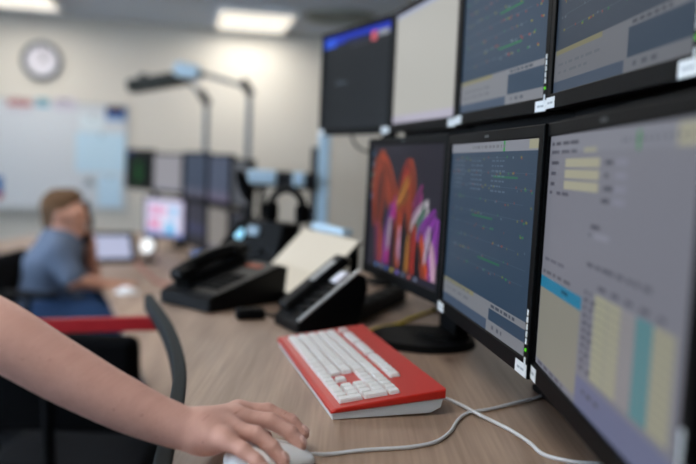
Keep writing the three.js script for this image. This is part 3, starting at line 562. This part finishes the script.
// ---------------------------------------------------------------- bodies from joints
function surface(sdf, lo, hi, cell) {                            // naive surface nets
  const n = [0, 1, 2].map(i => Math.ceil((hi[i] - lo[i]) / cell) + 2), [nx, ny, nz] = n, F = new Float32Array(nx * ny * nz);
  let q = 0; for (let k = 0; k < nz; k++) for (let j = 0; j < ny; j++) for (let i = 0; i < nx; i++) F[q++] = sdf(lo[0] + i * cell, lo[1] + j * cell, lo[2] + k * cell);
  const id = new Int32Array(nx * ny * nz).fill(-1), pos = [], idx = [];
  const I = (i, j, k) => i + nx * (j + ny * k);
  for (let k = 0; k < nz - 1; k++) for (let j = 0; j < ny - 1; j++) for (let i = 0; i < nx - 1; i++) {
    let m = 0, sx = 0, sy = 0, sz = 0, c = 0; const v = [];
    for (let b = 0; b < 8; b++) { const f = F[I(i + (b & 1), j + (b >> 1 & 1), k + (b >> 2))]; v.push(f); if (f < 0) m |= 1 << b; }
    if (m === 0 || m === 255) continue;
    for (let a = 0; a < 8; a++) for (const ax of [1, 2, 4]) { if (a & ax) continue; const b = a | ax; if ((v[a] < 0) === (v[b] < 0)) continue; const t = v[a] / (v[a] - v[b]); sx += (a & 1) + (ax === 1 ? t : 0); sy += (a >> 1 & 1) + (ax === 2 ? t : 0); sz += (a >> 2) + (ax === 4 ? t : 0); c++; }
    id[I(i, j, k)] = pos.length / 3; pos.push(lo[0] + (i + sx / c) * cell, lo[1] + (j + sy / c) * cell, lo[2] + (k + sz / c) * cell);
  }
  const quad = (a, b, c, d, flip) => { if (a < 0 || b < 0 || c < 0 || d < 0) return; flip ? idx.push(a, c, b, a, d, c) : idx.push(a, b, c, a, c, d); };
  for (let k = 1; k < nz - 1; k++) for (let j = 1; j < ny - 1; j++) for (let i = 1; i < nx - 1; i++) {
    const s = F[I(i, j, k)] < 0;
    if (s !== F[I(i + 1, j, k)] < 0) quad(id[I(i, j - 1, k - 1)], id[I(i, j, k - 1)], id[I(i, j, k)], id[I(i, j - 1, k)], !s);
    if (s !== F[I(i, j + 1, k)] < 0) quad(id[I(i - 1, j, k - 1)], id[I(i - 1, j, k)], id[I(i, j, k)], id[I(i, j, k - 1)], !s);
    if (s !== F[I(i, j, k + 1)] < 0) quad(id[I(i - 1, j - 1, k)], id[I(i, j - 1, k)], id[I(i, j, k)], id[I(i - 1, j, k)], !s);
  }
  const g = new THREE.BufferGeometry(); g.setAttribute('position', new THREE.Float32BufferAttribute(pos, 3)); g.setIndex(idx);
  const N = new Float32Array(pos.length), e = cell * .6;
  for (let p = 0; p < pos.length; p += 3) { const [x, y, z] = [pos[p], pos[p + 1], pos[p + 2]]; const a = sdf(x + e, y, z) - sdf(x - e, y, z), b = sdf(x, y + e, z) - sdf(x, y - e, z), c = sdf(x, y, z + e) - sdf(x, y, z - e), l = Math.hypot(a, b, c) || 1; N[p] = a / l; N[p + 1] = b / l; N[p + 2] = c / l; }
  g.setAttribute('normal', new THREE.BufferAttribute(N, 3));
  const uv = new Float32Array(pos.length / 3 * 2); for (let p = 0; p < uv.length / 2; p++) { uv[2 * p] = pos[3 * p] + pos[3 * p + 2] * .6; uv[2 * p + 1] = pos[3 * p + 1] + pos[3 * p + 2] * .4; }
  g.setAttribute('uv', new THREE.BufferAttribute(uv, 2)); return g;
}
// bones: [a, b, ra, rb, k?] with a, b Vector3
function field(bones, k0 = .012) {
  const B = bones.map(([a, b, ra, rb, k]) => { const d = b.clone().sub(a); return [a.x, a.y, a.z, d.x, d.y, d.z, d.lengthSq() || 1e-9, ra, rb, k || k0]; });
  return (x, y, z) => {
    let r = 1e3;
    for (const q of B) {
      const px = x - q[0], py = y - q[1], pz = z - q[2]; let t = (px * q[3] + py * q[4] + pz * q[5]) / q[6]; t = t < 0 ? 0 : t > 1 ? 1 : t;
      const d = Math.hypot(px - q[3] * t, py - q[4] * t, pz - q[5] * t) - (q[7] + (q[8] - q[7]) * t), k = q[9];
      const h = Math.max(k - Math.abs(r - d), 0) / k; r = Math.min(r, d) - h * h * k * .25;
    }
    return r;
  };
}
function bounds(bones, pad) { const lo = [9, 9, 9], hi = [-9, -9, -9]; for (const [a, b, ra, rb] of bones) for (const [p, r] of [[a, ra], [b, rb]]) ['x', 'y', 'z'].forEach((c, i) => { lo[i] = Math.min(lo[i], p[c] - r - pad); hi[i] = Math.max(hi[i], p[c] + r + pad); }); return [lo, hi]; }
function flesh(bones, cell, k, cut) { const f = field(bones, k), [lo, hi] = bounds(bones, cell * 2); return surface(cut ? (x, y, z) => Math.max(f(x, y, z), cut(x, y, z)) : f, lo, hi, cell); }
const chain = (pts, rs, k) => pts.slice(1).map((p, i) => [pts[i], p, rs[i], rs[i + 1], k]);

const skinMap = data(512, 512, (u, v) => {
  let n = noise.noise(u * 14, v * 14, 2) * .5 + noise.noise(u * 40, v * 40, 9) * .35 + noise.noise(u * 120, v * 120, 5) * .3;
  let f = noise.noise(u * 75, v * 75, 31); f = f > .52 ? (f - .52) * 2.2 : 0;
  return [216 + n * 12 - f * 70, 168 + n * 14 - f * 80, 153 + n * 14 - f * 78];
}, true);
const skin = std(0xffffff, .55, { map: rep(skinMap, 3), bumpMap: rep(fineMap, 14), bumpScale: .0004 });
const farSkin = std(0xcf9a83, .6);

{ // ------------------------------------------------ the person at the mouse
  const t = thing('person', 'person in a black t-shirt reaching a bare arm to the white mouse', 'person', [-.68, 0, -1.1]);
  const lay = g => g.translate(.68, 0, 1.1);
  const D = pxD;
  const wrist = D(194, 431, .885), elbow = D(-40, 316, .872), shoulder = V(-.685, -.01, .97);
  const hand = [];
  const fore = [elbow, D(0, 335, .87), D(60, 370, .875), D(120, 402, .88), D(160, 420, .883), wrist, D(206, 432, .888)];
  const fr = [.039, .0375, .0345, .0302, .0262, .0228, .0215], fc = new THREE.CatmullRomCurve3(fore), fp = [], fq = [];
  for (let i = 0; i <= 30; i++) { const u = i / 30, k = Math.min(5, Math.floor(u * 6)), f = u * 6 - k, g = f * f * (3 - 2 * f) * .35 + f * .65; fp.push(fc.getPoint(u)); fq.push(fr[k] + (fr[k + 1] - fr[k]) * g); }
  hand.push(...chain(fp, fq, .003));
  const m = { A: [D(238, 411, .948), D(268, 411, .955), D(291, 421, .952), D(303, 434, .948)], B: [D(238, 418, .922), D(271, 421, .922), D(290, 432, .918), D(300, 445, .914)], C: [D(230, 429, .893), D(256, 434, .884), D(272, 447, .878), D(283, 461, .872)], D: [D(224, 439, .868), D(243, 450, .856), D(256, 460, .85), D(266, 470, .846)] };
  // palm: metacarpals from the wrist to each knuckle
  const root = { A: D(203, 424, .9), B: D(203, 427, .894), C: D(203, 431, .887), D: D(202, 436, .88) };
  const rk = { A: .0125, B: .0125, C: .0118, D: .0112 }, rt = { A: .0082, B: .0085, C: .0081, D: .0072 };
  for (const f of 'ABCD') hand.push([root[f], m[f][0], .0165, rk[f], .016]);
  hand.push([D(212, 437, .89), D(228, 438, .9), .016, .014, .016], [D(212, 430, .905), D(232, 424, .925), .018, .014, .016]);
  for (const f of 'ABCD') hand.push(...chain(m[f], [rk[f] * .9, rk[f] * .8, rt[f] * 1.08, rt[f]], .003).map((b, i) => (i ? b : [...b.slice(0, 4), .01])));
  const th = [D(206, 426, .915), D(225, 432, .955), D(248, 433, .972), D(266, 437, .968)];
  hand.push(...chain(th, [.017, .0125, .0105, .0085], .01));
  const gHand = flesh(hand, .0026, .01);
  // the rest of the body, at a coarser step
  const S = shoulder, S2 = V(-.740, -.02, 1.3), neck = V(-.740, .06, 1.12), chest = V(-.770, -.1, 1.12), belly = V(-.770, -.3, 1.12), pelvis = V(-.790, -.45, 1.12);
  const W = (x, y, d) => new THREE.Vector3(x, y, -d);
  const head = V(-.695, .215, 1.12), chin = V(-.650, .125, 1.12);
  const body = [[elbow, S, .039, .052, .03], [S, V(-.750, 0, 1.03), .055, .06, .05], [S2, V(-.750, 0, 1.2), .055, .06, .05], [V(-.760, -.04, 1.04), V(-.770, -.25, 1.06), .085, .08, .06], [V(-.760, -.04, 1.2), V(-.770, -.25, 1.18), .085, .08, .06], [chest, belly, .1, .09, .06], [belly, pelvis, .09, .1, .06],
    [V(-.745, .02, 1.12), V(-.710, .13, 1.12), .055, .05, .03], [head, V(-.720, .2, 1.12), .088, .092, .03], [chin, V(-.670, .18, 1.12), .042, .07, .03], [V(-.610, .17, 1.12), V(-.615, .2, 1.12), .013, .008, .012], [V(-.700, .17, 1.035), V(-.700, .2, 1.035), .013, .018, .008], [V(-.700, .17, 1.205), V(-.700, .2, 1.205), .013, .018, .008],
    [S2, V(-.770, -.3, 1.36), .05, .04, .03], [V(-.770, -.3, 1.36), V(-.690, -.52, 1.33), .038, .026, .02], [V(-.690, -.52, 1.33), V(-.670, -.6, 1.32), .03, .026, .02], [V(-.670, -.6, 1.32), V(-.650, -.68, 1.31), .024, .012, .015],
    [W(-.800, .92, 1.03), W(-.790, .5, 1.03), .085, .06, .04], [W(-.790, .5, 1.03), W(-.810, .1, 1.03), .058, .04, .03], [W(-.800, .92, 1.21), W(-.790, .5, 1.21), .085, .06, .04], [W(-.790, .5, 1.21), W(-.810, .1, 1.21), .058, .04, .03]];
  const gBody = flesh(body, .012, .03);
  part('body', lay(mergeGeometries([gHand, gBody])), skin, t);
  const up = r => (b => [b[0], b[1], b[2] + r, b[3] + r, b[4]]);
  const armMid = elbow.clone().lerp(S, .55);
  part('t_shirt', lay(flesh([[armMid, S, .056, .068, .04], ...body.slice(1, 7).map(up(.014)), [S2, V(-.755, -.14, 1.33), .064, .056, .03], [pelvis, pelvis, .135, .135, .05], [V(-.79, -.5, 1.12), V(-.79, -.5, 1.12), .135, .135, .05]], .012, .04, (x, y, z) => Math.max(.85 - y, y - 1.455))), std(0x10131a, .95), t);
  part('trousers', lay(flesh([[V(-.790, -.42, 1.12), pelvis, .1, .115, .05], ...body.slice(-4).map(up(.016))], .014, .04, (x, y, z) => Math.max(y - .97, .07 - y))), std(0x151b26, .95), t);
  part('hair', lay(flesh([[V(-.730, .23, 1.12), V(-.710, .25, 1.12), .1, .094, .03], [V(-.765, .15, 1.12), V(-.750, .22, 1.12), .07, .09, .03]], .012, .03, (x, y, z) => (x + .67) - (y - 1.56) * .6)), std(0x3a2719, .9), t);
  for (const d of [1.085, 1.155]) part('eye', lay(at(new THREE.SphereGeometry(.011, 16, 12), -.618, EYE + .215, -d)), std(0xdadada, .3), t);
  part('mouth', lay(at(rbox(.01, .008, .04, .003), -.613, EYE + .135, -1.12)), std(0x9c5a4e, .6), t);
  for (const d of [1.03, 1.21]) part('shoe', lay(rbox(.27, .09, .095, .035, -.76, .045, -d)), M.matt, t);
  // nails
  const nailMat = std(0xe6bdb2, .3);
  for (const f of 'ABC') {
    const a = m[f][2], b = m[f][3], dir = b.clone().sub(a).normalize(), upv = new THREE.Vector3(0, 1, 0), nrm = upv.clone().addScaledVector(dir, -upv.dot(dir)).normalize();
    const c = b.clone().addScaledVector(dir, -.0025).addScaledVector(nrm, rt[f] * .93);
    const side = new THREE.Vector3().crossVectors(nrm, dir).normalize().multiplyScalar(-1);
    const g = new THREE.SphereGeometry(1, 20, 14).scale(.0055, .002, .0064).applyMatrix4(new THREE.Matrix4().makeBasis(side, nrm, new THREE.Vector3().crossVectors(side, nrm)));
    part('nail', lay(g.translate(c.x, c.y, c.z)), nailMat, t);
  }
}
{ // ------------------------------------------------ the seated colleague
  const t = thing('person', 'colleague in a blue-grey t-shirt and jeans seated at the far desk', 'person', [-1.5, 0, -4]);
  const lay = g => g.translate(1.5, 0, 4), D = pxD;
  const head = D(67, 213, 4.0), hip = D(48, 330, 4.0), chest = D(52, 262, 4.0), neck = D(62, 236, 4.0), belly = D(50, 298, 4.0);
  const o = (p, x, y, d) => p.clone().add(new THREE.Vector3(x, y, -d));
  const sh = D(60, 252, 3.86), sh2 = D(66, 250, 4.18), el = D(74, 281, 3.82), wr = D(113, 286, 3.95), hd = D(132, 287, 4.0), el2 = D(92, 274, 4.24), wr2 = D(90, 244, 4.12);
  const knee = new THREE.Vector3(-1.02, .56, -3.86), knee2 = new THREE.Vector3(-1.0, .56, -4.16), ank = new THREE.Vector3(-1.0, .09, -3.88), ank2 = new THREE.Vector3(-.98, .09, -4.18);
  const hp = o(hip, .02, -.03, -.1), hp2 = o(hip, .02, -.03, .1);
  hp.y = hp2.y = .57;
  const body = [[chest, neck, .11, .075, .06], [o(chest, 0, -.02, -.07), belly, .1, .12, .06], [o(chest, 0, -.02, .07), belly, .1, .12, .06], [belly, hip, .125, .125, .06], [sh, o(neck, 0, -.04, 0), .058, .07, .06], [sh2, o(neck, 0, -.04, 0), .058, .07, .06],
    [neck, o(head, -.01, -.05, 0), .058, .052, .03], [head, o(head, -.025, .005, 0), .086, .088, .03], [o(head, .055, -.085, 0), o(head, .03, -.02, 0), .04, .07, .03], [o(head, .1, -.035, 0), o(head, .09, .0, 0), .013, .008, .012], [o(head, -.01, -.03, -.088), o(head, -.01, 0, -.088), .013, .018, .01],
    [sh, el, .052, .043, .03], [el, wr, .042, .028, .02], [wr, hd, .03, .028, .02], [hd, o(hd, .07, -.012, .0), .016, .008, .012], [o(hd, 0, 0, -.02), o(hd, .065, -.014, -.025), .013, .008, .01], [o(hd, 0, 0, .02), o(hd, .065, -.014, .025), .013, .008, .01], [wr, o(hd, .01, -.01, .045), .016, .009, .012],
    [sh2, el2, .052, .043, .03], [el2, wr2, .042, .028, .02], [wr2, o(wr2, .0, .06, -.03), .03, .022, .02], [o(wr2, 0, .05, -.03), o(wr2, .02, .09, -.07), .012, .009, .01], [o(wr2, .01, .03, -.03), o(wr2, .03, .06, -.075), .012, .009, .01]];
  const legs = [[hp, knee, .09, .065, .04], [hp2, knee2, .09, .065, .04], [knee, ank, .06, .042, .03], [knee2, ank2, .06, .042, .03]];
  part('body', lay(flesh([...body, ...legs], .01, .03)), farSkin, t);
  const up = r => (b => [b[0], b[1], b[2] + r, b[3] + r, b[4]]);
  part('t_shirt', lay(flesh([...body.slice(0, 1).map(b => [b[0], b[0].clone().lerp(b[1], .6), .125, .1, .06]), ...body.slice(1, 6).map(up(.014)), [sh, sh.clone().lerp(el, .85), .068, .062, .03], [sh2, sh2.clone().lerp(el2, .8), .068, .062, .03]], .012, .04)), std(0x5c6a80, .95), t);
  part('jeans', lay(flesh([[hip, hip, .13, .13, .05], ...legs.map(up(.014))], .013, .04, (x, y, z) => Math.max(y - .71, .1 - y))), M.jeans, t);
  part('hair', lay(flesh([[o(head, -.03, .035, 0), o(head, .01, .05, 0), .094, .08, .03], [o(head, -.06, -.05, 0), o(head, -.045, .02, 0), .066, .09, .03]], .01, .03, (x, y, z) => (x - head.x - .035) - Math.max(0, y - head.y - .045) * 1.2)), std(0x6b4f36, .95, { bumpMap: rep(fineMap, 20), bumpScale: .004 }), t, 'short light brown hair');
  for (const q of [-.035, .035]) part('eye', lay(at(new THREE.SphereGeometry(.011, 12, 10), head.x + .079, head.y + .005, head.z - q)), std(0x2a2420, .3), t);
  part('mouth', lay(at(rbox(.012, .008, .04, .003), head.x + .088, head.y - .07, head.z)), std(0x94584e, .6), t);
  for (const a of [ank, ank2]) part('shoe', lay(rbox(.26, .085, .095, .035, a.x + .06, .0425, a.z)), M.matt, t);
  const hs = thing('telephone_handset', 'black handset held to the seated colleague\'s mouth', 'handset', wr2);
  const A = new THREE.Vector3(.0, .03, .06), B2 = new THREE.Vector3(-.03, .2, .0);
  part('grip', tube([A, A.clone().lerp(B2, .5).add(new THREE.Vector3(.03, 0, .01)), B2], .014, 24, 12), M.matt, hs);
  part('mouthpiece', rbox(.05, .05, .04, .012, A.x - .006, A.y, A.z), M.matt, hs); part('earpiece', rbox(.05, .05, .04, .012, B2.x, B2.y, B2.z), M.matt, hs);
}

// ---------------------------------------------------------------- office chairs
function officeChair(label, x, d, turn, o = {}) {
  const t = thing('office_chair', label, 'chair', [x, 0, -d], turn), sh = o.seat || .48;
  part('seat', rbox(.5, .09, .5, .04, 0, sh - .03, 0, 5), M.darkCloth, t);
  const bk = rbox(.46, o.back || .6, .07, .033, 0, 0, 0, 5), p = bk.attributes.position; for (let i = 0; i < p.count; i++) p.setZ(i, p.getZ(i) + p.getX(i) ** 2 * .5); bk.computeVertexNormals();
  part('backrest', at(bk, 0, sh + .12 + (o.back || .6) / 2, -.25, -.12), M.darkCloth, t);
  part('back_bar', tube([[0, sh - .06, -.1], [0, sh - .04, -.28], [0, sh + .15, -.32], [0, sh + .35, -.33]], .018, 24, 8), M.matt, t);
  for (const s of [-1, 1]) { const a = part('armrest', rbox(.075, .03, .27, .013, s * .29, sh + .22, .0), M.matt, t); part('arm_post', tube([[s * .2, sh - .06, 0], [s * .29, sh - .04, 0], [s * .295, sh + .08, -.01], [s * .29, sh + .21, 0]], .015, 24, 8), M.matt, a); }
  part('column', cyl(.028, .035, sh - .14, 0, (sh - .14) / 2 + .08, 0), M.darkMetal, t);
  for (let k = 0; k < 5; k++) { const a = k * Math.PI * .4; const b = part('base_arm', at(rbox(.3, .03, .045, .01, .15, 0, 0), 0, .085, 0, 0, a), M.matt, t); part('castor', at(cyl(.028, .028, .04, 0, 0, 0, 16).rotateX(Math.PI / 2), Math.cos(a) * .29, .029, -Math.sin(a) * .29, 0, a), M.matt, b); }
  if (o.head) part('headrest', at(rbox(.26, .17, .06, .028, 0, 0, 0, 4), 0, sh + .3 + (o.back || .6), -.29, -.1), M.matt, t);
  return t;
}
officeChair('black office chair that the colleague sits on', -1.52, 4.0, Math.PI / 2, { back: .26 });
officeChair('empty black office chair pushed under the lower desk, below the red bar', -.82, 2.46, Math.PI, { seat: .45, back: .3 });

// ---------------------------------------------------------------- red bar, lamps, post
{
  const a = pxD(165, 324, 2.0), b = pxD(-60, 329, 2.0), t = thing('barrier_bar', 'bright red flat bar reaching past the curved desk rim', 'bar', [(a.x + b.x) / 2, 0, a.z]);
  const rel = p => p.clone().sub(t.position);
  const c = pxD(230, 321, 2.0);
  part('bar', bar(rel(b), rel(c), .02, .038), M.redBar, t);
  for (const p of [b, c]) { part('post', cyl(.02, .02, p.y, rel(p).x, p.y / 2, rel(p).z - .0), M.matt, t); part('foot', cyl(.14, .15, .02, rel(p).x, .01, rel(p).z), M.matt, t); }
}
function armLamp(label, pts, head, group) {
  const base = pts[0].clone(); base.y = FARDESK; const t = thing('desk_lamp', label, 'lamp', base);
  const L = p => p.clone().sub(base);
  part('pole', bar(new THREE.Vector3(0, 0, 0), L(pts[0]), .035, .035), M.steelBlue, t);
  part('clamp', rbox(.08, .03, .08, .006, 0, .015, 0), M.darkMetal, t);
  part('joint', at(rbox(.06, .12, .05, .012), L(pts[0]).x - .02, L(pts[0]).y - .0, L(pts[0]).z, 0, 0, .6), M.darkMetal, t);
  part('arm', bar(L(pts[0]), L(pts[1]), .03, .03), M.steelBlue, t);
  const a = L(head[0]), b = L(head[1]), d = b.clone().sub(a);
  const g = rbox(d.length(), .095, .18, .025, 0, 0, 0, 3); const m = new THREE.Matrix4(); const X = d.clone().normalize(), Z = new THREE.Vector3().crossVectors(X, new THREE.Vector3(0, 1, 0)).normalize(), Y = new THREE.Vector3().crossVectors(Z, X); m.makeBasis(X, Y, Z).setPosition(a.clone().add(b).multiplyScalar(.5));
  return [t, part('lamp_head', g.applyMatrix4(m), head[2], t)];
}
{
  const [t, h] = armLamp('dark desk lamp with a long drooping black head above the far monitors', [pxD(207, 98, 5.75), pxD(188, 82, 5.75)], [pxD(129, 87, 5.75), pxD(190, 77, 5.75), std(0x2b302c, .6)]);
  const k = pxD(143, 77, 5.75).sub(t.position); part('knob', cyl(.03, .03, .05, k.x, k.y, k.z, 16), M.darkMetal, t);
  armLamp('desk lamp with a pale blue head on a long thin arm', [pxD(250, 88, 5.3), pxD(200, 73, 5.3)], [pxD(176, 69, 5.3), pxD(201, 74, 5.3), M.paleBlue]);  // pale blue head carries reflected window light in its colour
}
{
  const c = pxD(322, 215, 3.4), t = thing('equipment_post', 'pale blue post with a dark cross rail and painted window glints behind the desk phones', 'post', [c.x, 0, c.z]);
  const L = p => p.clone().sub(t.position), topY = pxD(325, 134, 3.4).y;
  part('column', rbox(.05, topY, .06, .006, 0, topY / 2, 0), M.paleBlue, t);  // pale blue paint also stands for window light reflected on the post
  part('side_channel', box(.03, topY - .08, .05, -.04, (topY - .08) / 2 + .02, 0), M.darkMetal, t);
  part('foot', rbox(.4, .03, .4, .01, 0, .015, 0), M.darkMetal, t);
  const a = L(pxD(250, 177, 3.4)), b = L(pxD(316, 182, 3.4)); a.z = b.z = .03;
  part('rail', bar(a, b, .05, .075), M.darkMetal, t, 'dark rail');
  part('clamp', rbox(.12, .06, .02, .006, a.x + .06, a.y + .004, .065), M.paleBlue, t); part('clamp', rbox(.05, .06, .02, .006, b.x - .07, b.y + .01, .065), M.paleBlue, t);  // pale blue pieces on the rail are window reflections built as shapes
}

// ---------------------------------------------------------------- small things on the far desk
{
  const c = pxY(112, 262, FARDESK), t = thing('tablet', 'tablet with a bright white screen on the far desk', 'tablet', c, .5);
  part('body', at(rbox(.29, .018, .22, .006), 0, .09, 0, .95), M.matt, t); part('stand', rbox(.2, .02, .16, .006, 0, .01, -.03), M.matt, t); part('prop', at(box(.1, .1, .012), 0, .055, -.05, -.3), M.matt, t);
  part('screen', at(box(.22, .002, .16), .0, .0965, .0085, .95), std(0x101014, .3, { emissive: 0xc9cfee, emissiveIntensity: .7 }), t, 'bright white screen');
}
{
  const c = pxY(149, 262, FARDESK), t = thing('desk_light', 'small round white light on the far desk below the pink screen', 'light', c, -.3);
  part('base', cyl(.05, .06, .02, 0, .01, 0), M.matt, t); part('stem', cyl(.008, .008, .06, 0, .05, 0), M.matt, t);
  part('shade', cyl(.052, .04, .05, 0, 0, 0).rotateX(1.3).translate(0, .1, 0), M.matt, t);
  part('lens', cyl(.045, .045, .006, 0, 0, 0).rotateX(1.3).translate(0, .107, .026), std(0xeeeeee, .4, { emissive: 0xf2f0e4, emissiveIntensity: .55 }), t, 'glowing white lens');
}
{
  const c = pxY(127, 293, FARDESK), t = thing('mouse', 'white mouse by the colleague\'s hand on the far desk', 'mouse', c, .2);
  const g = new THREE.SphereGeometry(1, 24, 16).scale(.055, .032, .032); const p = g.attributes.position; for (let i = 0; i < p.count; i++) if (p.getY(i) < 0) p.setY(i, 0); g.computeVertexNormals();
  part('body', g, M.white, t); part('wheel', cyl(.008, .008, .006, 0, 0, 0, 12).rotateX(Math.PI / 2).translate(.03, .026, 0), M.matt, t);
  const P = (u, v) => pxY(u, v, FARDESK + .006);
  tag(part(numbered('handset_cord'), tube([P(136, 262), P(142, 268), P(150, 276), P(160, 283), P(172, 285)], .009, 40, 8), std(0xb87a6c, .7), scene), 'pinkish cord lying on the far desk', 'cord');
}
{
  const c = pxY(203, 268, FARDESK), t = thing('pager', 'small blue lit device on the far desk behind the large phone', 'device', c, .3);
  part('body', at(rbox(.16, .03, .12, .008), 0, .06, 0, .5), M.matt, t); part('stand', rbox(.14, .04, .06, .006, 0, .02, -.02), M.matt, t);
  part('display', at(box(.13, .002, .09), 0, .0745, .008, .5), std(0x0a1020, .3, { emissive: 0x5c8fe0, emissiveIntensity: .7 }), t, 'blue screen');
}

scene.traverse(o => { if (o.isMesh) { o.castShadow = o.receiveShadow = true; } });
renderer.render(scene, camera);
